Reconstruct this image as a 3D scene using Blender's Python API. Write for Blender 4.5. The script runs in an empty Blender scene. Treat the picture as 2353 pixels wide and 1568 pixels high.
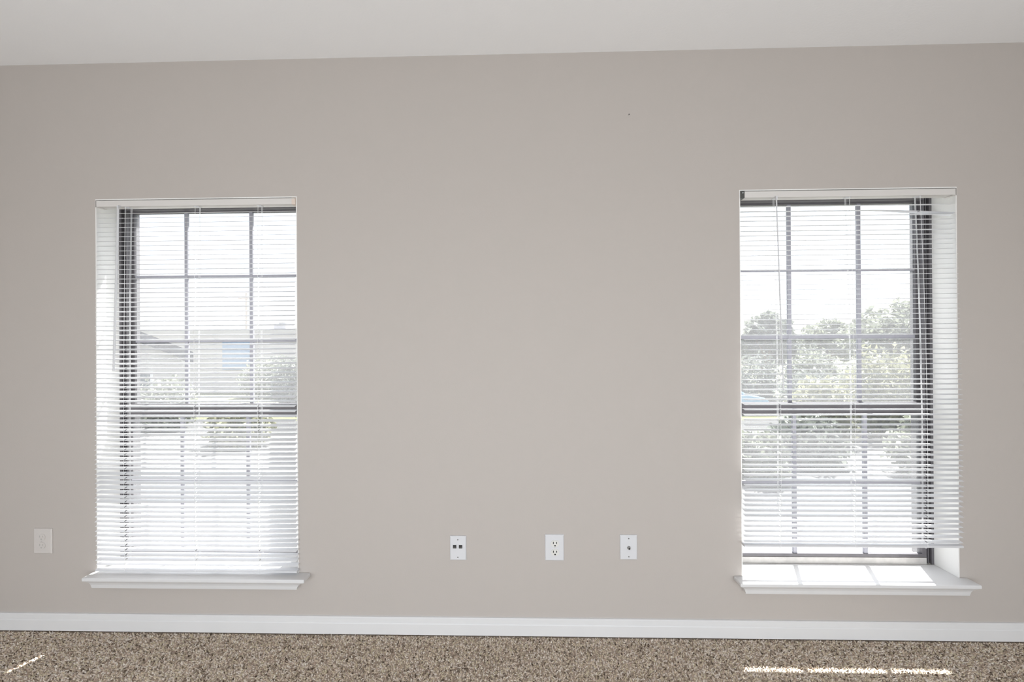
import bpy, bmesh, math, random
import numpy as np
from mathutils import Vector, Matrix

random.seed(7)
rng = np.random.default_rng(11)
sc = bpy.context.scene
COL = sc.collection
R_ = math.radians

# ------------------------------------------------------------------ camera
EYE = 1.307                      # camera height above the carpet
cam_data = bpy.data.cameras.new('camera')
cam_data.sensor_width = 36.0
cam_data.lens = 36.0 * 950.0 / 2353.0
cam_data.clip_start, cam_data.clip_end = 0.02, 400
cam = bpy.data.objects.new('camera', cam_data)
COL.objects.link(cam)
cr = Vector((0.9996872, 0.0243078, -0.0058795))
cu = Vector((0.0059189, -0.0015463, 0.9999813))
cf = Vector((-0.0242983, 0.9997033, 0.0016897))
m = Matrix((cr, cu, -cf)).transposed().to_4x4()
m.translation = Vector((0, -1.85, EYE))
cam.matrix_world = m
sc.camera = cam

# ------------------------------------------------------------------ light
SUN_DIR = Vector((-0.51, -1.0, -2.415)).normalized()      # direction of travel
sun = bpy.data.lights.new('sun', 'SUN')
sun.energy = 24.0
sun.angle = R_(0.6)
sun.color = (1.0, 0.965, 0.92)
so = bpy.data.objects.new('sun', sun)
COL.objects.link(so)
so.location = (6, 12, 29)
so.rotation_euler = SUN_DIR.to_track_quat('-Z', 'Y').to_euler()

world = bpy.data.worlds.new('world')
sc.world = world
world.use_nodes = True
wn = world.node_tree
wn.nodes.clear()
sky = wn.nodes.new('ShaderNodeTexSky')
sky.sky_type = 'NISHITA'
sky.sun_disc = False
sky.sun_elevation = R_(65)
sky.sun_rotation = R_(27)
sky.altitude = 100
sky.air_density = 1.0
sky.dust_density = 3.0
bg = wn.nodes.new('ShaderNodeBackground')
bg.inputs['Strength'].default_value = 0.42
wo = wn.nodes.new('ShaderNodeOutputWorld')
hs = wn.nodes.new('ShaderNodeHueSaturation')       # hazy summer sky, nearly white
hs.inputs['Saturation'].default_value = 0.3
wn.links.new(sky.outputs[0], hs.inputs['Color'])
wn.links.new(hs.outputs[0], bg.inputs[0])
wn.links.new(bg.outputs[0], wo.inputs[0])

# added fill lamp behind the camera, just outside an invented glass door
area = bpy.data.lights.new('added_rear_fill', 'AREA')
area.shape = 'RECTANGLE'
area.size, area.size_y = 5.2, 1.2
area.energy = 144.0
area.color = (0.96, 0.98, 1.0)
ao = bpy.data.objects.new('added_rear_fill', area)
COL.objects.link(ao)
ao.location = (-0.1, -3.80, 0.62)
ao.rotation_euler = (R_(118), 0, 0)        # fill tilted upward to brighten the ceiling and upper wall

sc.view_settings.view_transform = 'Standard'
sc.view_settings.look = 'None'
sc.view_settings.exposure = 0.0
sc.view_settings.gamma = 1.0
sc.view_settings.use_curve_mapping = False
sc.cycles.use_denoising = True
sc.cycles.max_bounces = 14
sc.cycles.diffuse_bounces = 8
sc.cycles.transparent_max_bounces = 24
sc.cycles.sample_clamp_indirect = 8.0


# ------------------------------------------------------------------ materials
def new_mat(name):
    mt = bpy.data.materials.new(name)
    mt.use_nodes = True
    nt = mt.node_tree
    bs = nt.nodes.get('Principled BSDF')
    return mt, nt, bs


def mat(name, col, rough=0.6, metal=0.0, bump=0.0, scale=200.0, vary=0.0, vscale=4.0, spec=0.4):
    mt, nt, bs = new_mat(name)
    bs.inputs['Base Color'].default_value = (*col, 1)
    bs.inputs['Roughness'].default_value = rough
    bs.inputs['Metallic'].default_value = metal
    bs.inputs['Specular IOR Level'].default_value = spec
    if bump or vary:
        tc = nt.nodes.new('ShaderNodeTexCoord')
    if bump:
        n = nt.nodes.new('ShaderNodeTexNoise')
        n.inputs['Scale'].default_value = scale
        n.inputs['Detail'].default_value = 3
        b = nt.nodes.new('ShaderNodeBump')
        b.inputs['Strength'].default_value = bump
        b.inputs['Distance'].default_value = 0.002
        nt.links.new(tc.outputs['Object'], n.inputs['Vector'])
        nt.links.new(n.outputs['Fac'], b.inputs['Height'])
        nt.links.new(b.outputs['Normal'], bs.inputs['Normal'])
    if vary:
        n2 = nt.nodes.new('ShaderNodeTexNoise')
        n2.inputs['Scale'].default_value = vscale
        n2.inputs['Detail'].default_value = 4
        mx = nt.nodes.new('ShaderNodeMix')
        mx.data_type = 'RGBA'
        mx.inputs[6].default_value = (*[c * (1 - vary) for c in col], 1)
        mx.inputs[7].default_value = (*[min(1, c * (1 + vary)) for c in col], 1)
        nt.links.new(tc.outputs['Object'], n2.inputs['Vector'])
        nt.links.new(n2.outputs['Fac'], mx.inputs[0])
        nt.links.new(mx.outputs[2], bs.inputs['Base Color'])
    return mt


def wall_paint(name, a, b, bump, scale):
    """greige emulsion with a faint roller mottle and orange-peel relief"""
    mt, nt, bs = new_mat(name)
    bs.inputs['Roughness'].default_value = 0.75
    bs.inputs['Specular IOR Level'].default_value = 0.25
    tc = nt.nodes.new('ShaderNodeTexCoord')
    n = nt.nodes.new('ShaderNodeTexNoise')
    n.inputs['Scale'].default_value = 7.0
    n.inputs['Detail'].default_value = 3
    mx = nt.nodes.new('ShaderNodeMix')
    mx.data_type = 'RGBA'
    mx.inputs[6].default_value = (*a, 1)
    mx.inputs[7].default_value = (*b, 1)
    nt.links.new(tc.outputs['Object'], n.inputs['Vector'])
    nt.links.new(n.outputs['Fac'], mx.inputs[0])
    nt.links.new(mx.outputs[2], bs.inputs['Base Color'])
    n2 = nt.nodes.new('ShaderNodeTexNoise')
    n2.inputs['Scale'].default_value = scale
    n2.inputs['Detail'].default_value = 2
    bp = nt.nodes.new('ShaderNodeBump')
    bp.inputs['Strength'].default_value = bump
    bp.inputs['Distance'].default_value = 0.001
    nt.links.new(tc.outputs['Object'], n2.inputs['Vector'])
    nt.links.new(n2.outputs['Fac'], bp.inputs['Height'])
    nt.links.new(bp.outputs['Normal'], bs.inputs['Normal'])
    return mt


M = {}
M['wall'] = wall_paint('greige_wall_paint', (0.450, 0.414, 0.383), (0.460, 0.419, 0.391), 0.25, 160)
M['ceiling'] = wall_paint('ceiling_paint', (0.83, 0.83, 0.83), (0.85, 0.85, 0.85), 0.4, 110)
M['trim'] = mat('white_trim_paint', (0.66, 0.655, 0.655), 0.4, vary=0.02, vscale=9)
M['reveal'] = mat('white_reveal_paint', (0.80, 0.79, 0.77), 0.6, bump=0.2, scale=160)
M['bronze'] = mat('bronze_aluminium', (0.125, 0.118, 0.125), 0.45, 0.2, vary=0.15, vscale=30)
M['muntin'] = mat('grey_muntin_bar', (0.33, 0.325, 0.36), 0.5, 0.0, vary=0.08, vscale=30)  # grey lifted toward lavender to stand for flare over the bars
M['rail_metal'] = mat('weathered_sash_rail', (0.46, 0.44, 0.42), 0.5, 0.1, vary=0.2, vscale=40)
M['plate'] = mat('white_plastic', (0.62, 0.62, 0.635), 0.35)
M['plate_beige'] = mat('painted_over_plastic', (0.56, 0.525, 0.50), 0.5)
M['ivory'] = mat('receptacle_plastic', (0.66, 0.65, 0.62), 0.35)
M['dark'] = mat('dark_cavity', (0.015, 0.015, 0.015), 0.6)
M['steel'] = mat('steel_screw', (0.35, 0.34, 0.33), 0.35, 0.9)
M['headrail'] = mat('cream_headrail', (0.63, 0.605, 0.58), 0.4)
M['bracket_dark'] = mat('galvanised_bracket', (0.10, 0.10, 0.095), 0.45, 0.6)
M['bracket_cream'] = mat('cream_bracket', (0.66, 0.56, 0.49), 0.4)
M['cord'] = mat('white_cord', (0.82, 0.82, 0.82), 0.8)
M['bark'] = mat('tree_bark', (0.16, 0.12, 0.09), 0.9, bump=0.5, scale=20, vary=0.25, vscale=8)
M['shingle'] = mat('grey_roof_shingle', (0.055, 0.055, 0.065), 0.85, vary=0.15, vscale=3)
M['siding'] = mat('pale_siding', (0.459, 0.432, 0.405), 0.8, vary=0.05, vscale=2)
M['cream_block'] = mat('cream_block_wall', (0.567, 0.527, 0.513), 0.85, vary=0.06, vscale=1)
M['blue_panel'] = mat('blue_grey_door_panel', (0.297, 0.392, 0.540), 0.6)
M['metal_grey'] = mat('grey_sheet_metal', (0.36, 0.36, 0.39), 0.5, 0.3)
M['pole'] = mat('utility_pole_wood', (0.30, 0.27, 0.24), 0.9, vary=0.2, vscale=10)
M['car_paint'] = mat('pale_blue_car_paint', (0.25, 0.42, 0.58), 0.3)
M['car_glass'] = mat('car_window_glass', (0.05, 0.07, 0.09), 0.15)
M['tyre'] = mat('black_rubber', (0.02, 0.02, 0.02), 0.8)
M['lawn'] = mat('dry_lawn', (0.115, 0.121, 0.068), 0.95, vary=0.35, vscale=1.2)
M['pavement'] = mat('grey_asphalt_paving', (0.074, 0.073, 0.072), 0.9, vary=0.12, vscale=0.8)


def slat_material():
    mt = bpy.data.materials.new('white_vinyl_slat')
    mt.use_nodes = True
    nt = mt.node_tree
    bs = nt.nodes.get('Principled BSDF')
    bs.inputs['Base Color'].default_value = (0.82, 0.82, 0.83, 1)
    bs.inputs['Roughness'].default_value = 0.45
    tr = nt.nodes.new('ShaderNodeBsdfTranslucent')
    tr.inputs['Color'].default_value = (0.75, 0.76, 0.80, 1)
    mx = nt.nodes.new('ShaderNodeMixShader')
    mx.inputs[0].default_value = 0.12
    out = nt.nodes.get('Material Output')
    nt.links.new(bs.outputs[0], mx.inputs[1])
    nt.links.new(tr.outputs[0], mx.inputs[2])
    nt.links.new(mx.outputs[0], out.inputs[0])
    return mt


def glass_material():
    mt = bpy.data.materials.new('window_glass')
    mt.use_nodes = True
    nt = mt.node_tree
    nt.nodes.clear()
    t = nt.nodes.new('ShaderNodeBsdfTransparent')
    t.inputs['Color'].default_value = (0.93, 0.95, 0.96, 1)
    g = nt.nodes.new('ShaderNodeBsdfGlossy')
    g.inputs['Roughness'].default_value = 0.02
    lw = nt.nodes.new('ShaderNodeLayerWeight')      # Schlick curve: both skins of the pane act as outer surfaces
    lw.inputs['Blend'].default_value = 0.5
    pw = nt.nodes.new('ShaderNodeMath')
    pw.operation = 'POWER'
    pw.inputs[1].default_value = 5.0
    fr = nt.nodes.new('ShaderNodeMath')
    fr.operation = 'MULTIPLY_ADD'
    fr.inputs[1].default_value = 0.97
    fr.inputs[2].default_value = 0.03
    nt.links.new(lw.outputs['Facing'], pw.inputs[0])
    nt.links.new(pw.outputs[0], fr.inputs[0])
    mx = nt.nodes.new('ShaderNodeMixShader')
    out = nt.nodes.new('ShaderNodeOutputMaterial')
    nt.links.new(fr.outputs[0], mx.inputs[0])
    nt.links.new(t.outputs[0], mx.inputs[1])
    nt.links.new(g.outputs[0], mx.inputs[2])
    # pale translucent veil on each skin imitates glare washing out the view
    tl = nt.nodes.new('ShaderNodeBsdfTranslucent')
    tl.inputs['Color'].default_value = (0.86, 0.87, 0.90, 1)
    tc = nt.nodes.new('ShaderNodeTexCoord')
    nz = nt.nodes.new('ShaderNodeTexNoise')
    nz.inputs['Scale'].default_value = 9
    nt.links.new(tc.outputs['Object'], nz.inputs['Vector'])
    mr = nt.nodes.new('ShaderNodeMapRange')
    mr.inputs['To Min'].default_value = 0.050
    mr.inputs['To Max'].default_value = 0.078
    nt.links.new(nz.outputs['Fac'], mr.inputs['Value'])
    m2 = nt.nodes.new('ShaderNodeMixShader')
    nt.links.new(mr.outputs[0], m2.inputs[0])
    nt.links.new(mx.outputs[0], m2.inputs[1])
    nt.links.new(tl.outputs[0], m2.inputs[2])
    nt.links.new(m2.outputs[0], out.inputs[0])
    return mt


def leaf_material(name, a, b):
    mt, nt, bs = new_mat(name)
    bs.inputs['Roughness'].default_value = 0.6
    gm = nt.nodes.new('ShaderNodeNewGeometry')
    mx = nt.nodes.new('ShaderNodeMix')
    mx.data_type = 'RGBA'
    mx.inputs[6].default_value = (*a, 1)
    mx.inputs[7].default_value = (*b, 1)
    nt.links.new(gm.outputs['Random Per Island'], mx.inputs[0])
    nt.links.new(mx.outputs[2], bs.inputs['Base Color'])
    tr = nt.nodes.new('ShaderNodeBsdfTranslucent')
    nt.links.new(mx.outputs[2], tr.inputs['Color'])
    ms = nt.nodes.new('ShaderNodeMixShader')
    ms.inputs[0].default_value = 0.3
    out = nt.nodes.get('Material Output')
    nt.links.new(bs.outputs[0], ms.inputs[1])
    nt.links.new(tr.outputs[0], ms.inputs[2])
    nt.links.new(ms.outputs[0], out.inputs[0])
    return mt


def carpet_material(name, dark, light, flecks):
    mt, nt, bs = new_mat(name)
    bs.inputs['Roughness'].default_value = 0.95
    bs.inputs['Specular IOR Level'].default_value = 0.1
    if flecks:
        gm = nt.nodes.new('ShaderNodeNewGeometry')
        src = gm.outputs['Random Per Island']
    else:
        tc = nt.nodes.new('ShaderNodeTexCoord')
        n = nt.nodes.new('ShaderNodeTexNoise')
        n.inputs['Scale'].default_value = 180
        nt.links.new(tc.outputs['Object'], n.inputs['Vector'])
        src = n.outputs['Fac']
    cr_ = nt.nodes.new('ShaderNodeValToRGB')
    el = cr_.color_ramp.elements
    el[0].position, el[0].color = 0.0, (*dark, 1)
    el[1].position, el[1].color = 1.0, (*light, 1)
    for pos, c in flecks:
        e = el.new(pos)
        e.color = (*c, 1)
    nt.links.new(src, cr_.inputs[0])
    nt.links.new(cr_.outputs[0], bs.inputs['Base Color'])
    return mt


M['slat'] = slat_material()
M['glass'] = glass_material()
M['leaf_mid'] = leaf_material('mid_green_leaves', (0.149, 0.162, 0.121), (0.270, 0.284, 0.216))
M['leaf_dark'] = leaf_material('dark_green_leaves', (0.121, 0.135, 0.115), (0.209, 0.223, 0.182))
M['leaf_yellow'] = leaf_material('yellow_green_leaves', (0.176, 0.182, 0.108), (0.311, 0.304, 0.189))
M['carpet_base'] = carpet_material('carpet_backing', (0.34, 0.28, 0.22), (0.55, 0.47, 0.40), [])
M['carpet_pile'] = carpet_material('carpet_pile', (0.10, 0.075, 0.055), (1.0, 0.93, 0.83),
                                   [(0.13, (0.34, 0.265, 0.20)), (0.28, (0.66, 0.52, 0.43)), (0.45, (0.71, 0.635, 0.46)),
                                    (0.62, (0.84, 0.71, 0.57)), (0.80, (0.82, 0.73, 0.66))])


# ------------------------------------------------------------------ mesh helpers
class MB:
    """collects simple solids into one mesh; coordinates are world, shifted to the owner's origin on build"""

    def __init__(self):
        self.v, self.f = [], []

    def add(self, verts, faces):
        o = len(self.v)
        self.v += [tuple(p) for p in verts]
        self.f += [tuple(i + o for i in fc) for fc in faces]
        return self

    def box(self, x0, x1, y0, y1, z0, z1):
        return self.add([(x0, y0, z0), (x1, y0, z0), (x1, y1, z0), (x0, y1, z0),
                         (x0, y0, z1), (x1, y0, z1), (x1, y1, z1), (x0, y1, z1)],
                        [(0, 3, 2, 1), (4, 5, 6, 7), (0, 1, 5, 4), (1, 2, 6, 5), (2, 3, 7, 6), (3, 0, 4, 7)])

    def prism(self, poly, axis, a, b):
        """extrude a 2D polygon along an axis: 'x' -> poly is (y,z), 'y' -> (x,z), 'z' -> (x,y)"""
        n = len(poly)

        def pt(p, t):
            return {'x': (t, p[0], p[1]), 'y': (p[0], t, p[1]), 'z': (p[0], p[1], t)}[axis]
        vs = [pt(p, a) for p in poly] + [pt(p, b) for p in poly]
        fs = [tuple(range(n)), tuple(range(2 * n - 1, n - 1, -1))]
        fs += [(i, i + n, (i + 1) % n + n, (i + 1) % n) for i in range(n)]
        return self.add(vs, fs)

    def tube(self, p, q, r0, r1=None, n=8):
        r1 = r0 if r1 is None else r1
        p, q = Vector(p), Vector(q)
        d = (q - p).normalized()
        u = d.orthogonal().normalized()
        w = d.cross(u)
        vs = []
        for c, r in ((p, r0), (q, r1)):
            for k in range(n):
                a = 2 * math.pi * k / n
                vs.append(c + (u * math.cos(a) + w * math.sin(a)) * r)
        fs = [tuple(range(n - 1, -1, -1)), tuple(range(n, 2 * n))]
        fs += [(i, (i + 1) % n, (i + 1) % n + n, i + n) for i in range(n)]
        return self.add(vs, fs)

    def build(self, name, material, parent=None, origin=(0, 0, 0), bevel=0.0, seg=2, smooth=False):
        me = bpy.data.meshes.new(name)
        ox, oy, oz = origin
        me.from_pydata([(x - ox, y - oy, z - oz) for x, y, z in self.v], [], self.f)
        bm = bmesh.new()
        bm.from_mesh(me)
        bmesh.ops.recalc_face_normals(bm, faces=bm.faces)
        if bevel:
            eds = [e for e in bm.edges if len(e.link_faces) == 2 and e.calc_face_angle(0) > 0.5]
            bmesh.ops.bevel(bm, geom=eds, offset=bevel, segments=seg, profile=0.5, affect='EDGES')
        bm.to_mesh(me)
        bm.free()
        if smooth:
            me.polygons.foreach_set('use_smooth', [True] * len(me.polygons))
        me.materials.append(M[material])
        return link(name, me, parent, origin)


def link(name, me, parent=None, origin=(0, 0, 0)):
    o = bpy.data.objects.new(name, me)
    COL.objects.link(o)
    if parent is not None:
        o.parent = parent
    else:
        o.location = origin
    return o


def thing(name, label, cat, loc, group=None):
    o = bpy.data.objects.new(name, None)
    o.empty_display_size = 0.05
    COL.objects.link(o)
    o.location = loc
    o['label'], o['category'] = label, cat
    if group:
        o['group'] = group
    return o


def tag(o, label, cat, group=None):
    o['label'], o['category'] = label, cat
    if group:
        o['group'] = group
    return o


def structure(o, label=None):
    o['kind'] = 'structure'
    if label:
        o['label'] = label
    return o


def Z(rel):
    return EYE + rel          # heights measured from eye level


# ------------------------------------------------------------------ room shell
CEIL = Z(1.2897)
XL, XR, YB = -2.80, 2.62, -3.60
WT = 0.18                       # wall thickness
XC = {1: -1.4865, 2: 1.4318}    # window centres
HW = 0.4645                     # half width of a window opening
SILL, HEAD = Z(-1.040), Z(0.6615)
LN = 0.004                      # thickness of the painted reveal lining

fl = MB().box(XL - WT, XR + WT, YB - WT, 0.0, -0.15, -0.006).build('floor', 'carpet_base')
structure(fl, 'brown speckled carpet floor')
ce = MB().box(XL - WT, XR + WT, YB - WT, WT, CEIL, CEIL + 0.15).build('ceiling', 'ceiling')
structure(ce, 'white painted ceiling')

w = MB()
o0, o1, zs = HW + LN, HW + LN, SILL - 0.018
xs = [XL - WT, XC[1] - o0, XC[1] + o1, XC[2] - o0, XC[2] + o1, XR + WT]
for i in range(5):
    if i in (1, 3):
        w.box(xs[i], xs[i + 1], 0, WT, -0.15, zs)
        w.box(xs[i], xs[i + 1], 0, WT, HEAD + LN, CEIL)
    else:
        w.box(xs[i], xs[i + 1], 0, WT, -0.15, CEIL)
structure(w.build('wall_front', 'wall'), 'greige painted wall with two blind-covered windows')
structure(MB().box(XL - WT, XL, YB, 0, -0.15, CEIL).build('wall_left', 'wall'))
structure(MB().box(XR, XR + WT, YB, 0, -0.15, CEIL).build('wall_right', 'wall'))
b = MB()
b.box(XL - WT, -2.7, YB - WT, YB, -0.15, CEIL)
b.box(2.5, XR + WT, YB - WT, YB, -0.15, CEIL)
b.box(-2.7, 2.5, YB - WT, YB, 2.25, CEIL)
structure(b.build('wall_back', 'wall'))

# invented patio door in the unseen rear wall, an opening for the fill lamp
D0 = (-0.1, YB - 0.09, 0.0)
pd = bpy.data.objects.new('added_door_1', None)
COL.objects.link(pd)
pd.location = D0
structure(pd, 'invented wide glass patio door in the unseen rear wall')
f = MB()
for x0, x1 in ((-2.7, -2.63), (-0.14, -0.06), (2.43, 2.5)):
    f.box(x0, x1, YB - 0.13, YB - 0.05, 0, 2.25)
f.box(-2.63, 2.43, YB - 0.13, YB - 0.05, 2.18, 2.25)
f.box(-2.63, 2.43, YB - 0.13, YB - 0.05, 0.0, 0.06)
f.build('added_door_frame', 'trim', pd, D0)
for x0, x1 in ((-2.63, -0.14), (-0.06, 2.43)):
    MB().box(x0, x1, YB - 0.093, YB - 0.087, 0.06, 2.18).build('pane', 'glass', pd, D0)

# baseboards: two-step profile with an eased top edge
BB = [(0, 0), (-0.014, 0), (-0.014, 0.047), (-0.0125, 0.050), (-0.011, 0.0515), (-0.010, 0.070), (-0.0065, 0.0745), (0, 0.0755)]
structure(MB().prism(BB, 'x', XL, XR).build('baseboard_front', 'trim'), 'white baseboard under the two windows')
structure(MB().prism([(XL - y, z) for y, z in BB], 'y', YB, -0.014).build('baseboard_left', 'trim'))
structure(MB().prism([(XR + y, z) for y, z in BB], 'y', YB, -0.014).build('baseboard_right', 'trim'))

# carpet pile: bent tufts over the strip of floor near the window wall
N_T = 7.0e-3
gx = np.arange(XL, XR, N_T)
gy = np.arange(-0.95, -0.012, N_T)
px, py = np.meshgrid(gx, gy)
px = px.ravel() + rng.uniform(-.004, .004, px.size)
py = np.minimum(py.ravel() + rng.uniform(-.004, .004, py.size), -0.0145)
n = px.size
ang = rng.uniform(0, 2 * np.pi, n)
rad = rng.uniform(.0032, .0050, n)
hgt = rng.uniform(.005, .0095, n)
lean_x, lean_y = rng.normal(0, .0045, n), rng.normal(-.002, .0045, n)
V4 = np.empty((n, 4, 3))
for k in range(3):
    V4[:, k, 0] = px + rad * np.cos(ang + k * 2.0944)
    V4[:, k, 1] = np.minimum(py + rad * np.sin(ang + k * 2.0944), -0.0142)
    V4[:, k, 2] = -0.006
V4[:, 3, 0] = px + lean_x
V4[:, 3, 1] = np.minimum(py + lean_y, -0.0142)
V4[:, 3, 2] = -0.006 + hgt
base = (np.arange(n) * 4)[:, None]
tri = np.concatenate([base + np.array([[0, 1, 3]]), base + np.array([[1, 2, 3]]), base + np.array([[2, 0, 3]])], 1).reshape(-1)
me = bpy.data.meshes.new('carpet_pile')
me.vertices.add(n * 4)
me.vertices.foreach_set('co', V4.ravel())
nf = n * 3
me.loops.add(nf * 3)
me.loops.foreach_set('vertex_index', tri.astype(np.int32))
me.polygons.add(nf)
me.polygons.foreach_set('loop_start', np.arange(0, nf * 3, 3, dtype=np.int32))
me.polygons.foreach_set('loop_total', np.full(nf, 3, dtype=np.int32))
me.update()
me.validate()
me.materials.append(M['carpet_pile'])
cp = link('carpet_pile', me)
cp['kind'] = 'stuff'
cp['label'] = 'short brown and beige speckled carpet pile along the window wall'
cp['category'] = 'carpet'


# ------------------------------------------------------------------ windows
FY = 0.107            # inner face of the bronze frame


def window(i, horn_l, horn_r, apron_l, apron_r):
    xc = XC[i]
    org = (xc, FY, SILL)
    root = bpy.data.objects.new('window_%d' % i, None)
    COL.objects.link(root)
    root.location = org
    structure(root, ['', 'left window with bronze frame and grey muntins behind its lowered white blind',
                     'right window with bronze frame and grey muntins, trees seen beyond'][i])

    def bx(mb, x0, x1, y0, y1, z0, z1):
        return mb.box(xc + x0, xc + x1, y0, y1, z0, z1)
    # reveal lining: left, right and head
    for x0, x1 in ((-HW - LN, -HW), (HW, HW + LN)):
        bx(MB(), x0, x1, 0.0004, WT, SILL - 0.016, HEAD + LN).build('reveal', 'reveal', root, org)
    bx(MB(), -HW, HW, 0.0004, WT, HEAD, HEAD + LN).build('reveal', 'reveal', root, org)
    # frame: ridged side jambs, head, sill channel with ledge
    for s in (-1, 1):
        mb = MB()
        for a, c, yf in ((HW, 0.4535, FY), (0.4535, 0.4455, FY + 0.026), (0.4455, 0.4415, FY + 0.006),
                         (0.4415, 0.4345, FY + 0.024), (0.4345, 0.4305, FY + 0.004)):
            x0, x1 = sorted((s * a, s * c))
            bx(mb, x0, x1, yf, WT, SILL, HEAD)
        mb.build('window_jamb', 'bronze', root, org)
    bx(MB(), -0.4305, 0.4305, FY, WT, Z(0.6485), HEAD).build('window_head', 'bronze', root, org)
    mb = MB()
    bx(mb, -0.4305, 0.4305, FY, FY + 0.008, SILL, Z(-1.0105))
    bx(mb, -0.4305, 0.4305, FY + 0.008, WT, SILL, Z(-1.016))
    mb.build('window_sill_channel', 'rail_metal', root, org)

    def sash(name, yf, thick, z0, z1, top, bot, stile, cols, rows, mname):
        """a sash: two stiles and two rails, with muntin bars and one pane per light"""
        fr = MB()
        for s in (-1, 1):
            x0, x1 = sorted((s * 0.4300, s * (0.4300 - stile)))
            bx(fr, x0, x1, yf, yf + thick, z0, z1)
        bx(fr, -0.43 + stile, 0.43 - stile, yf, yf + thick, z1 - top, z1)
        bx(fr, -0.43 + stile, 0.43 - stile, yf, yf + thick, z0, z0 + bot)
        so_ = fr.build(name, mname, root, org)
        yg = yf + thick * 0.45
        g0, g1 = z0 + bot, z1 - top
        for cx_ in cols:
            bx(MB(), cx_ - 0.0078, cx_ + 0.0078, yg - 0.005, yg + 0.007, g0, g1).build('muntin', 'muntin', so_, org)
        cuts = [-0.43 + stile] + [c for c in cols] + [0.43 - stile]
        for zr, hh in rows:
            for a, c in zip(cuts[:-1], cuts[1:]):
                bx(MB(), a + (0.0078 if a in cols else 0), c - (0.0078 if c in cols else 0),
                   yg - 0.004, yg + 0.006, zr - hh, zr + hh).build('muntin', 'muntin', so_, org)
        zc = [g0] + [r[0] for r in rows] + [g1]
        for za, zb in zip(zc[:-1], zc[1:]):
            for a, c in zip(cuts[:-1], cuts[1:]):
                bx(MB(), a, c, yg + 0.0005, yg + 0.0035, za, zb).build('pane', 'glass', so_, org)
        return so_
    sash('upper_sash', 0.138, 0.018, Z(-0.345), Z(0.6485), 0.006, 0.030, 0.012, (-0.162, 0.162),
         ((Z(0.014), 0.0075), (Z(0.330), 0.0055)), 'bronze')
    sash('lower_sash', 0.108, 0.022, Z(-1.008), Z(-0.292), 0.052, 0.0135, 0.018, (-0.162, 0.162),
         ((Z(-0.665), 0.006),), 'bronze')
    # stool (inner sill board) with horns, and the moulded apron under it
    poly = [(xc - HW, FY), (xc - HW, 0.0), (xc - HW - horn_l, 0.0), (xc - HW - horn_l, -0.060),
            (xc + HW + horn_r, -0.060), (xc + HW + horn_r, 0.0), (xc + HW, 0.0), (xc + HW, FY)]
    MB().prism(poly, 'z', SILL - 0.016, SILL).build('sill_board', 'trim', root, org, bevel=0.004, seg=3)
    lv = [(-0.0560, -0.0535, 0.05), (-0.0620, -0.0490, 0.22), (-0.0680, -0.0420, 0.45), (-0.0760, -0.0340, 0.68),
          (-0.0860, -0.0290, 0.85), (-0.0960, -0.0270, 0.95), (-0.1035, -0.0250, 1.0)]
    vs, fs = [], []
    for k, (dz, yf, fr_) in enumerate(lv):
        xa = xc - HW - horn_l + (horn_l - apron_l) * fr_
        xb = xc + HW + horn_r - (horn_r - apron_r) * fr_
        z = SILL + (dz + 0.040)
        vs += [(xa, 0, z), (xa, yf, z), (xb, yf, z), (xb, 0, z)]
        if k:
            p = 4 * (k - 1)
            fs += [(p, p + 1, p + 5, p + 4), (p + 1, p + 2, p + 6, p + 5), (p + 2, p + 3, p + 7, p + 6), (p + 3, p, p + 4, p + 7)]
    fs += [(3, 2, 1, 0), (len(vs) - 4, len(vs) - 3, len(vs) - 2, len(vs) - 1)]
    MB().add(vs, fs).build('apron', 'trim', root, org)
    return root


window(1, 0.012, 0.060, 0.002, 0.008)
window(2, 0.040, 0.036, 0.000, 0.020)


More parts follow.
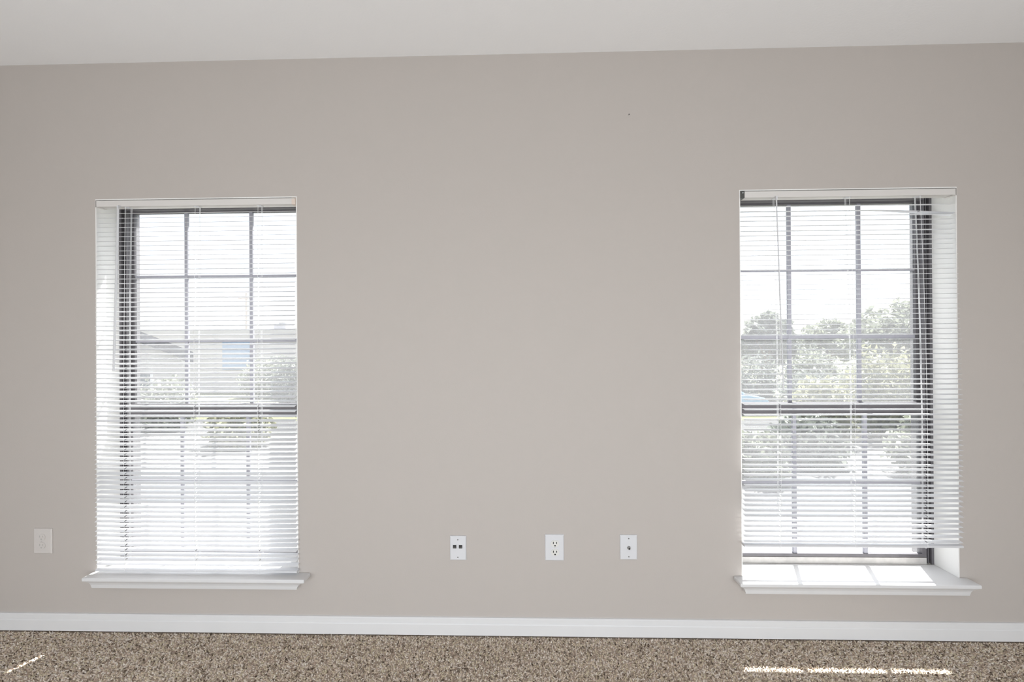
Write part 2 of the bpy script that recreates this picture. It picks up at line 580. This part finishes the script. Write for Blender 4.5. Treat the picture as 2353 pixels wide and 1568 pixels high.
# ------------------------------------------------------------------ blinds
def slat_mesh(name, half, ladders, bent=False):
    """crowned 25 mm slat with three cord holes, two skins 0.4 mm apart"""
    cuts = [-half]
    for l in ladders:
        cuts += [l - 0.0026, l + 0.0026]
    if bent:
        cuts += [0.02 + 0.05 * k for k in range(1, 9) if 0.02 + 0.05 * k < half - 0.01]
    cuts.append(half)
    cuts = sorted(cuts)
    vv = [-0.0125, -0.0096, -0.004, 0.0016, 0.007, 0.0125]
    vs, fs = [], []
    nx, nv = len(cuts), len(vv)
    for layer in (0, 1):
        for xx in cuts:
            for v in vv:
                cl = min(1.0, (half - abs(xx)) / 0.003 + 0.0) if abs(xx) > half - 1e-6 else 1
                zz = 0.0018 * (1 - (v / 0.0125) ** 2) - 0.0004 * layer
                y = v
                if bent and xx > 0.10:
                    t = (xx - 0.10) / (half - 0.10)
                    a = -0.55 * t
                    y, zz = v * math.cos(a) - zz * math.sin(a), v * math.sin(a) + zz * math.cos(a)
                    zz -= 0.021 * t ** 1.3
                vs.append((xx, y, zz))

    def idx(l, a, c):
        return (l * nx + a) * nv + c
    for a in range(nx - 1):
        mid = (cuts[a] + cuts[a + 1]) / 2
        hole = any(abs(mid - l) < 0.001 for l in ladders)
        for c in range(nv - 1):
            if hole and c in (1, 2):
                continue
            fs.append((idx(0, a, c), idx(0, a + 1, c), idx(0, a + 1, c + 1), idx(0, a, c + 1)))
            fs.append((idx(1, a, c), idx(1, a, c + 1), idx(1, a + 1, c + 1), idx(1, a + 1, c)))
    for c in (0, nv - 1):
        for a in range(nx - 1):
            q = (idx(0, a, c), idx(1, a, c), idx(1, a + 1, c), idx(0, a + 1, c))
            fs.append(q if c == 0 else q[::-1])
    for a in (0, nx - 1):
        for c in range(nv - 1):
            q = (idx(0, a, c), idx(0, a, c + 1), idx(1, a, c + 1), idx(1, a, c))
            fs.append(q if a == 0 else q[::-1])
    me = bpy.data.meshes.new(name)
    me.from_pydata(vs, [], fs)
    me.update()
    me.materials.append(M['slat'])
    return me


def blind(i, label, z_first, pitch, z_rail, tilt, y_top, y_bot, ladders, wand, bent_no, wand_end, swing, half):
    xc = XC[i]
    org = (xc, 0.012, Z(0.6565))
    root = thing('window_blind', label, 'blind', org, 'white mini blinds')
    ztop, zbot = Z(0.6295), Z(z_rail)

    def yc(z):
        t = (ztop - z) / (ztop - zbot)
        return y_top + (y_bot - y_top) * (1 - (1 - min(1.0, max(0.0, t))) ** 1.8)

    def xs_(z):
        return swing * max(0.0, (ztop - z) / (ztop - zbot)) ** 1.6
    # headrail: open-topped steel channel
    prof = [(-0.003, ztop), (0.035, ztop), (0.035, Z(0.6565)), (0.0335, Z(0.6565)), (0.0335, ztop + 0.0015),
            (-0.0015, ztop + 0.0015), (-0.0015, Z(0.6545)), (0.001, Z(0.6545)), (0.001, Z(0.6565)), (-0.003, Z(0.6565))]
    hr = MB().prism(prof, 'x', xc - 0.4605, xc + 0.4605).build('headrail', 'headrail', root, org)
    for l in ladders:
        MB().box(xc + l - 0.011, xc + l + 0.011, 0.004, 0.022, ztop - 0.003, ztop).build('ladder_drum', 'plate', hr, org)
    for s in (-1, 1):
        e = MB()
        x0, x1 = sorted((xc + s * HW, xc + s * (HW - 0.0012)))
        xa, xb = sorted((xc + s * (HW - 0.0012), xc + s * (HW - 0.0165)))
        special = (i == 1 and s == 1) or (i == 2 and s == -1)
        e.box(x0, x1, -0.0055, 0.036, ztop - 0.0022, Z(0.6590))
        if special:
            # open box bracket: flanges wrap the end of the headrail
            e.box(xa, xb, -0.0055, -0.0042, ztop - 0.0022, Z(0.6590) if i == 2 else Z(0.652))
            e.box(xa, xb, -0.0042, 0.036, Z(0.6580), Z(0.6590))
        e.box(xa, xb, -0.0042, 0.036, ztop - 0.0022, ztop - 0.001)
        mname = 'bracket_cream' if i == 1 and special else 'bracket_dark' if special else 'headrail'
        br = e.build('end_bracket', mname, root, org)
        if special:
            br['label'] = 'cream hinged end bracket' if i == 1 else 'dark open metal end bracket'
            if i == 2:
                MB().tube(((xa + xb) / 2, -0.0055, Z(0.6500)), ((xa + xb) / 2, -0.0068, Z(0.6500)), 0.0025).build('rivet', 'plate', br, org)
    # slats
    me0 = slat_mesh('slat', half, ladders)
    z = z_first
    k = 0
    while Z(z) > zbot + 0.020:
        mesh = slat_mesh('bent_slat', half, ladders, True) if k == bent_no else me0
        so_ = link('slat', mesh, root)
        zz = Z(z) + rng.normal(0, 0.0006)
        so_.location = (xs_(zz) + rng.normal(0, 0.0010), yc(zz) - org[1] + rng.normal(0, .0008), zz - org[2])
        so_.rotation_euler = (tilt(z) + R_(rng.normal(0, 1.1)), R_(rng.normal(0, 0.04)), 0)
        if k == bent_no:
            so_['label'] = 'bent slat drooping at its right end'
        z -= pitch
        k += 1
    # bottom rail with end caps and cord buttons
    yb = yc(zbot)
    rp = [(yb - 0.0125, zbot + 0.002), (yb - 0.0105, zbot), (yb + 0.0105, zbot), (yb + 0.0125, zbot + 0.002),
          (yb + 0.0125, zbot + 0.008), (yb + 0.007, zbot + 0.0105), (yb - 0.007, zbot + 0.0105), (yb - 0.0125, zbot + 0.008)]
    rail = MB().prism(rp, 'x', xc + swing - half + 0.001, xc + swing + half - 0.001).build('bottom_rail', 'plate', root, org)
    for s in (-1, 1):
        x0, x1 = sorted((xc + swing + s * (half - 0.001), xc + swing + s * (half + 0.0008)))
        MB().prism(rp, 'x', x0, x1).build('end_cap', 'plate', rail, org)
    for l in (ladders[0], ladders[2]):
        MB().tube((xc + swing + l, yb - 0.004, zbot + 0.002), (xc + swing + l, yb - 0.0045, zbot - 0.004), 0.005, 0.0035).build('cord_button', 'plate', rail, org)
    # ladder cords: a front string, a rear string and the lift cord at each station
    for l in ladders:
        c = MB()
        knots = [ztop + (zbot + 0.004 - ztop) * q / 7 for q in range(8)]
        for dx, dy, r in ((0, -0.0130, 0.0007), (0, 0.0130, 0.0007), (0.0045, 0.0135, 0.0008)):
            for za, zb in zip(knots[:-1], knots[1:]):
                c.tube((xc + l + dx + xs_(za), yc(za) + dy, za), (xc + l + dx + xs_(zb), yc(zb) + dy, zb), r, n=5)
        c.build('ladder_cord', 'cord', root, org)
    # tilt wand on its hook
    wx, r = wand
    wd = MB().tube((xc + wx, -0.012, ztop - 0.012), (xc + wx + wand_end[0], -0.030, Z(wand_end[1])), r, n=6).build('tilt_wand', 'plate', root, org)
    h = MB()
    h.box(xc + wx - 0.0035, xc + wx + 0.0035, -0.0155, -0.003, ztop - 0.004, ztop + 0.002)
    h.box(xc + wx - 0.0030, xc + wx + 0.0030, -0.0155, -0.0095, ztop - 0.016, ztop - 0.004)
    h.build('wand_hook', 'plate', wd, org)
    return root


blind(1, 'white mini blind on the left window, fully lowered its bottom rail almost on the sill', 0.601, 0.0216, -1.0300,
      lambda z: R_(16), 0.012, -0.012, (-0.325, 0.0, 0.291), (-0.349, 0.0042), -1, (-0.006, -0.12), 0.012, 0.4610)
blind(2, 'white mini blind on the right window, ending short of the sill, one top slat bent', 0.5915, 0.0218, -0.8930,
      lambda z: R_(6.5), 0.012, -0.027, (-0.307, 0.008, 0.311), (-0.314, 0.0028), 1, (0.014, -0.22), -0.015, 0.4605)


# ------------------------------------------------------------------ wall plates
def plate_body(root, org, x0, x1, z0, z1, mname, t=0.0065):
    a = 0.004
    vs = [(x0, 0, z0), (x1, 0, z0), (x1, 0, z1), (x0, 0, z1),
          (x0, -t * .45, z0), (x1, -t * .45, z0), (x1, -t * .45, z1), (x0, -t * .45, z1),
          (x0 + a, -t, z0 + a), (x1 - a, -t, z0 + a), (x1 - a, -t, z1 - a), (x0 + a, -t, z1 - a)]
    fs = [(3, 2, 1, 0), (8, 9, 10, 11)]
    for q in (0, 4):
        fs += [(q + k, q + (k + 1) % 4, q + 4 + (k + 1) % 4, q + 4 + k) for k in range(4)]
    return MB().add(vs, fs).build('cover_plate', mname, root, org, bevel=0.0008, seg=2)


def screw(root, org, x, z, y=-0.0065, r=0.0034):
    s = MB().tube((x, y + 0.001, z), (x, y - 0.0012, z), r, r * 0.75, 10).build('screw', 'steel', root, org)
    MB().box(x - r * .7, x + r * .7, y - 0.0016, y - 0.0011, z - 0.0005, z + 0.0005).build('screw_slot', 'dark', s, org)


def disc_face(cx, cz, rx, rz, cut):
    """duplex face: circle flattened at top and bottom"""
    p = []
    for k in range(28):
        a = 2 * math.pi * k / 28
        p.append((cx + rx * math.cos(a), cz + max(-cut, min(cut, rz * math.sin(a)))))
    return p


def duplex(label, x0, x1, z0, z1, mplate, mface, mslot, x_off):
    xc, zc = (x0 + x1) / 2 + x_off, (z0 + z1) / 2
    org = (xc, 0, zc)
    root = thing('power_outlet', label, 'outlet', org, 'plates low on the wall')
    plate_body(root, org, x0, x1, z0, z1, mplate)
    k = (x1 - x0) / 0.0845
    for s in (1, -1):
        cz = zc + s * 0.0194
        fo = MB().prism(disc_face(xc, cz, 0.0178 * k, 0.0165, 0.0142), 'y', -0.0060, -0.0085).build('receptacle_face', mface, root, org)
        for dx, h in ((-0.0073 * k, 0.0046), (0.0073 * k, 0.0040)):
            MB().box(xc + dx - 0.0018, xc + dx + 0.0018, -0.0088, -0.0080, cz + 0.0035 - h, cz + 0.0035 + h).build('blade_slot', mslot, fo, org)
        g = [(xc + 0.0036 * math.cos(a), cz - 0.0092 + 0.0036 * math.sin(a)) for a in [math.pi * j / 8 for j in range(9)]]
        g += [(xc - 0.0030, cz - 0.0118), (xc + 0.0030, cz - 0.0118)]
        MB().prism(g, 'y', -0.0080, -0.0088).build('ground_hole', mslot, fo, org)
    s = MB().tube((xc, -0.0060, zc), (xc, -0.0080, zc), 0.0033, 0.0027, 10).build('screw', mface, root, org)
    MB().box(xc - 0.0022, xc + 0.0022, -0.0083, -0.0079, zc - 0.0004, zc + 0.0004).build('screw_slot', 'steel', s, org)


duplex('white oversized duplex power outlet between the two jack plates under the wall centre',
       0.0967, 0.1812, Z(-0.9762), Z(-0.8603), 'plate', 'ivory', 'dark', 0.002)
M['slot_pale'] = mat('paint_filled_slot', (0.42, 0.40, 0.38), 0.6)
duplex('pale painted-over duplex power outlet near the left end of the wall', -2.2467, -2.1607, Z(-0.9605), Z(-0.8450),
       'plate_beige', 'plate_beige', 'slot_pale', -0.003)

# data jack plate
x0, x1, z0, z1 = -0.3286, -0.2547, Z(-0.9773), Z(-0.8685)
xc, zc = (x0 + x1) / 2, (z0 + z1) / 2
org = (xc, 0, zc)
t = thing('data_jack_plate', 'white wall plate with two small dark data jacks, first of the three central plates', 'wall plate', org, 'plates low on the wall')
plate_body(t, org, x0, x1, z0, z1, 'plate')
for dz in (0.0385, -0.0400):
    screw(t, org, xc - 0.001, zc + dz)
for dx in (-0.0150, 0.0115):
    jx, jz = xc + dx, zc + 0.0075
    j = MB()
    j.box(jx - 0.0100, jx + 0.0100, -0.0082, -0.0060, jz + 0.0080, jz + 0.0105)
    j.box(jx - 0.0100, jx + 0.0100, -0.0082, -0.0060, jz - 0.0100, jz - 0.0075)
    j.box(jx - 0.0100, jx - 0.0078, -0.0082, -0.0060, jz - 0.0075, jz + 0.0080)
    j.box(jx + 0.0078, jx + 0.0100, -0.0082, -0.0060, jz - 0.0075, jz + 0.0080)
    jo = j.build('data_jack', 'plate', t, org)
    c = MB()
    c.box(jx - 0.0078, jx + 0.0078, -0.0070, -0.0064, jz - 0.0075, jz + 0.0080)
    c.build('jack_opening', 'dark', jo, org)
    p = MB()
    for q in range(4):
        p.box(jx - 0.0052 + q * 0.0030, jx - 0.0042 + q * 0.0030, -0.0076, -0.0070, jz - 0.0050, jz + 0.0005)
    p.build('contact_pins', 'steel', jo, org)

# coaxial plate
x0, x1, z0, z1 = 0.4288, 0.5050, Z(-0.9701), Z(-0.8605)
xc, zc = (x0 + x1) / 2, (z0 + z1) / 2
org = (xc, 0, zc)
t = thing('cable_jack_plate', 'white wall plate with one round metal cable connector, nearest the right window', 'wall plate', org, 'plates low on the wall')
plate_body(t, org, x0, x1, z0, z1, 'plate')
for dz in (0.0400, -0.0400):
    screw(t, org, xc, zc + dz)
cx_ = MB().tube((xc, -0.0055, zc), (xc, -0.0085, zc), 0.0080, n=6)
cx_.tube((xc, -0.0085, zc), (xc, -0.0170, zc), 0.0052, n=14)
co = cx_.build('cable_connector', 'steel', t, org)
co['label'] = 'threaded metal connector'
MB().tube((xc, -0.0170, zc), (xc, -0.0173, zc), 0.0036, n=10).build('connector_hole', 'dark', co, org)

# tiny nail left in the wall
nl = MB().tube((0.481, 0.004, Z(1.0069)), (0.481, -0.004, Z(1.0069)), 0.0011, n=8)
nl.tube((0.481, -0.004, Z(1.0069)), (0.481, -0.005, Z(1.0069)), 0.0022, n=10)
tag(nl.build('nail', 'dark', None, (0.481, 0, Z(1.0069))), 'tiny dark nail left high on the bare wall', 'nail')


# ------------------------------------------------------------------ outside
GZ = -2.70              # ground level, one storey down
structure(MB().box(-120, 120, WT, 200, GZ - 0.3, GZ).build('ground', 'lawn'), 'dry lawn beyond the windows')
structure(MB().box(-60, 60, 3.5, 19, GZ, GZ + 0.03).build('pavement', 'pavement'), 'pale concrete parking area below the windows')
structure(MB().box(-60, 60, 20.2, 25.5, GZ, GZ + 0.02).build('road', 'pavement'), 'pale concrete lane beyond the lawn')


def leaf_cloud(blobs, count, size):
    """leaf sprays: small bent quads scattered through the shells of a few ellipsoids"""
    tot = sum(bl[3] * bl[4] * bl[5] for bl in blobs)
    pts = []
    for (cx, cy, cz, rx, ry, rz) in blobs:
        k = max(60, int(count * rx * ry * rz / tot))
        d = rng.normal(size=(k, 3))
        d /= np.linalg.norm(d, axis=1)[:, None]
        rr = rng.uniform(0.55, 1.05, (k, 1)) * (1 + 0.16 * np.sin(7 * d[:, :1] + 5 * d[:, 2:3]))
        pts.append(d * rr * np.array([rx, ry, rz]) + np.array([cx, cy, cz]))
    P = np.concatenate(pts)
    k = len(P)
    u = rng.normal(size=(k, 3))
    u /= np.linalg.norm(u, axis=1)[:, None]
    w_ = np.cross(u, rng.normal(size=(k, 3)))
    w_ /= np.linalg.norm(w_, axis=1)[:, None]
    s = rng.uniform(0.6, 1.3, (k, 1)) * size
    V = np.stack([P - u * s, P + w_ * s * .45, P + u * s, P - w_ * s * .45], 1).reshape(-1, 3)
    F = np.arange(k * 4).reshape(-1, 4)
    return V, F


def foliage(name, V, F, mname, parent, org):
    me = bpy.data.meshes.new(name)
    me.from_pydata((V - np.array(org)).tolist(), [], F.tolist())
    me.update()
    me.materials.append(M[mname])
    return link(name, me, parent)


def tree(label, x, y, top, half, mname, trunk_h, count=4200, size=0.22):
    org = (x, y, GZ)
    t = thing('tree', label, 'tree', org, 'trees beyond the right window')
    h = top - GZ
    tr = MB()
    fork = GZ + trunk_h
    tr.tube((x, y, GZ), (x + .05, y, fork), 0.24, 0.17, 10)
    for k in range(6):
        a = k * 1.05 + 0.3
        q = (x + half * .6 * math.cos(a), y + half * .6 * math.sin(a), GZ + trunk_h + (h - trunk_h) * (0.45 + 0.07 * (k % 3)))
        tr.tube((x + .05, y, fork - 0.1), q, 0.11, 0.03, 7)
    tr.build('trunk', 'bark', t, org)
    blobs = []
    mid = (fork + top) / 2
    for k in range(9):
        a = k * 2.4
        r = half * (0.55 if k < 7 else 0.1)
        zz = mid + (top - fork) * (-0.25 + 0.07 * k)
        br = half * (0.52 - 0.025 * k)
        blobs.append((x + r * math.cos(a) * (1 - .06 * k), y + r * math.sin(a), zz, br, br, min(br * .8, top - zz)))
    V, F = leaf_cloud(blobs, count, size)
    foliage('foliage', V, F, mname, t, org)
    return t


def shrub(label, x, y, top, half, mname, grp, count=2600, size=0.14):
    org = (x, y, GZ)
    t = thing('shrub', label, 'shrub', org, grp)
    st = MB()
    for k in range(5):
        a = k * 1.26
        st.tube((x + .1 * math.cos(a), y + .1 * math.sin(a), GZ),
                (x + half * .5 * math.cos(a), y + half * .5 * math.sin(a), GZ + (top - GZ) * .7), 0.05, 0.015, 6)
    st.build('stem', 'bark', t, org)
    h = top - GZ
    blobs = [(x, y, GZ + h * .5, half * .8, half * .8, h * .5), (x - half * .5, y + .1, GZ + h * .4, half * .5, half * .5, h * .4),
             (x + half * .5, y - .1, GZ + h * .45, half * .5, half * .5, h * .45), (x + .1 * half, y - .3, GZ + h * .25, half * .8, half * .6, h * .27)]
    V, F = leaf_cloud(blobs, count, size)
    foliage('foliage', V, F, mname, t, org)
    return t


tree('round dark tree behind the left column of panes in the right window', 17.45, 28, 3.6, 1.9, 'leaf_dark', 2.6)
tree('lower domed tree behind the middle column of panes in the right window', 26.9, 35, 3.2, 2.6, 'leaf_mid', 2.4)
tree('tallest airy tree behind the right column of panes in the right window', 23.4, 24, 3.75, 3.0, 'leaf_mid', 2.6, 5200, 0.20)
tree('dark tree filling the gap between the round and domed trees, right window', 20.6, 34.5, 1.9, 2.0, 'leaf_dark', 1.8)
tree('dark low tree filling the gap before the tallest airy tree, right window', 27.6, 29.3, 2.6, 2.0, 'leaf_dark', 1.8)
G1 = 'shrubs seen through the right window'
shrub('yellow green shrub nearest the bronze jamb of the right window', 14.4, 15, 0.95, 1.5, 'leaf_yellow', G1, 3600)
shrub('yellow green shrub in the middle of the right window view', 11.3, 14.2, -0.1, 1.15, 'leaf_yellow', G1)
shrub('dark shrub behind the pale blue car', 14.6, 24.9, 0.5, 1.8, 'leaf_dark', G1)
shrub('tall green shrub standing in front of the round dark tree', 18.25, 24.6, 0.7, 1.5, 'leaf_mid', G1, 3200)
shrub('rounded green shrub right of the dark one by the car', 18.1, 20.9, 0.0, 1.2, 'leaf_mid', G1)
shrub('tall dark shrub below the domed tree', 20.6, 28.7, 0.9, 1.3, 'leaf_dark', G1, 3200)
shrub('dark shrub beside the pale blue car', 15.3, 20.6, -0.3, 1.5, 'leaf_dark', G1)
shrub('low dark shrub under the middle panes of the right window', 9.0, 11.6, -1.1, 1.1, 'leaf_dark', G1)
shrub('low green shrub under the left panes of the right window', 6.6, 10.2, -1.35, 0.9, 'leaf_mid', G1)
shrub('low green shrub under the right panes of the right window', 12.0, 10.4, -1.0, 1.25, 'leaf_mid', G1)
G2 = 'shrubs in front of the long cream building'
shrub('wide green shrub before the grey roofed house, left window', -16.6, 16.9, -0.3, 1.5, 'leaf_mid', G2)
shrub('green shrub before the blue door of the cream building', -18.9, 28.2, 0.25, 1.9, 'leaf_mid', G2)
shrub('dark green shrub at the right end of the cream building', -14.2, 23.4, 0.55, 1.5, 'leaf_dark', G2)
shrub('low pale shrub below the middle panes of the left window', -11.0, 14.0, -1.1, 1.3, 'leaf_yellow', G2)

# neighbouring house with a grey gable roof, seen through the left window; built square, then turned on its corner
org = (-17.3, 19.5, GZ)
h = thing('neighbour_house', 'house with a sloping grey shingle roof outside the left window', 'house', org)
h.rotation_euler = (0, 0, R_(46))
ex, ey = org[0], org[1]
MB().box(ex - 11.6, ex - 0.45, ey + .4, ey + 8, GZ, 0.75).build('house_wall', 'siding', h, org)
rf = MB()
rf.prism([(ex - 12.05, 0.30), (ex - 6.0, 3.37), (ex, 0.30), (ex, 0.86), (ex - 6.0, 3.93), (ex - 12.05, 0.86)], 'y', ey, ey + 8.4)
rf.build('roof', 'shingle', h, org)
MB().prism([(ex - 11.6, 0.75), (ex - 0.45, 0.75), (ex - 6.0, 3.4)], 'y', ey + .4, ey + 0.6).build('gable', 'siding', h, org)
for wx in (-9.0, -5.5, -2.2):
    wf = MB().box(ex + wx - .6, ex + wx + .6, ey + 0.35, ey + .4, -1.3, -0.1).build('house_window', 'trim', h, org)
    MB().box(ex + wx - .5, ex + wx + .5, ey + 0.33, ey + .35, -1.2, -0.2).build('window_pane', 'car_glass', wf, org)

# long low cream building with a blue-grey door and rooftop unit
org = (-26, 36, GZ)
lb = thing('long_building', 'long low cream building with a flat roof behind the left window', 'building', org)
MB().box(-34.5, -13.0, 32, 40, GZ, 2.05).build('building_wall', 'cream_block', lb, org)
MB().box(-34.7, -12.8, 31.8, 40.2, 2.05, 2.47).build('roof_fascia', 'siding', lb, org)
dr = MB().box(-24.9, -22.25, 31.90, 32.0, -0.9, 1.55).build('overhead_door', 'blue_panel', lb, org)
for k in range(3):
    MB().box(-24.85, -22.30, 31.86, 31.90, -0.85 + k * .8, -0.12 + k * .8).build('door_panel', 'blue_panel', dr, org)
ac = thing('rooftop_unit', 'grey rooftop cooling unit on the long cream building', 'cooling unit', (-20.4, 33, 2.47))
MB().box(-20.9, -19.9, 32.5, 33.5, 2.47, 2.95).build('casing', 'metal_grey', ac, (-20.4, 33, 2.47), bevel=0.03)
MB().tube((-20.4, 33, 2.95), (-20.4, 33, 3.02), 0.35, 0.33, 16).build('fan_guard', 'bracket_dark', ac, (-20.4, 33, 2.47))

org = (-29.0, 41, GZ)
up = thing('utility_pole', 'thin utility pole rising behind the long cream building', 'pole', org)
MB().tube((-29.0, 41, GZ), (-29.0, 41, 6.6), 0.13, 0.09, 10).build('pole_shaft', 'pole', up, org)
MB().box(-29.9, -28.1, 40.95, 41.05, 6.0, 6.12).build('crossarm', 'pole', up, org)

# parked pale blue car
CX, CY = 11.1, 21.6
org = (CX, CY, GZ + .02)
car = thing('parked_car', 'pale blue parked car on the lane outside the right window', 'car', org)
g0 = GZ + .02
side = [(-2.2, .35), (-2.25, .75), (-1.95, .95), (-1.2, 1.02), (1.05, 1.02), (1.95, .88), (2.2, .68), (2.2, .32), (1.7, .24), (-1.8, .24)]
MB().prism([(CX + a, g0 + c) for a, c in side], 'y', CY - .86, CY + .86).build('body', 'car_paint', car, org, bevel=0.05)
cab = [(-1.75, 1.0), (-1.2, 1.40), (0.35, 1.44), (1.2, 1.0)]
MB().prism([(CX + a, g0 + c) for a, c in cab], 'y', CY - .72, CY + .72).build('cabin', 'car_paint', car, org, bevel=0.05)
for s in (-1, 1):
    yy = CY + s * .725
    MB().prism([(CX - 1.5, g0 + 1.06), (CX - 1.1, g0 + 1.34), (CX - .35, g0 + 1.36), (CX - .35, g0 + 1.06)], 'y', yy - .005, yy + .005).build('side_window', 'car_glass', car, org)
    MB().prism([(CX - .25, g0 + 1.06), (CX - .25, g0 + 1.36), (CX + .3, g0 + 1.36), (CX + .9, g0 + 1.06)], 'y', yy - .005, yy + .005).build('side_window', 'car_glass', car, org)
    for wx in (-1.35, 1.4):
        MB().tube((CX + wx, CY + s * .68, g0 + .32), (CX + wx, CY + s * .88, g0 + .32), 0.32, n=18).build('wheel', 'tyre', car, org)
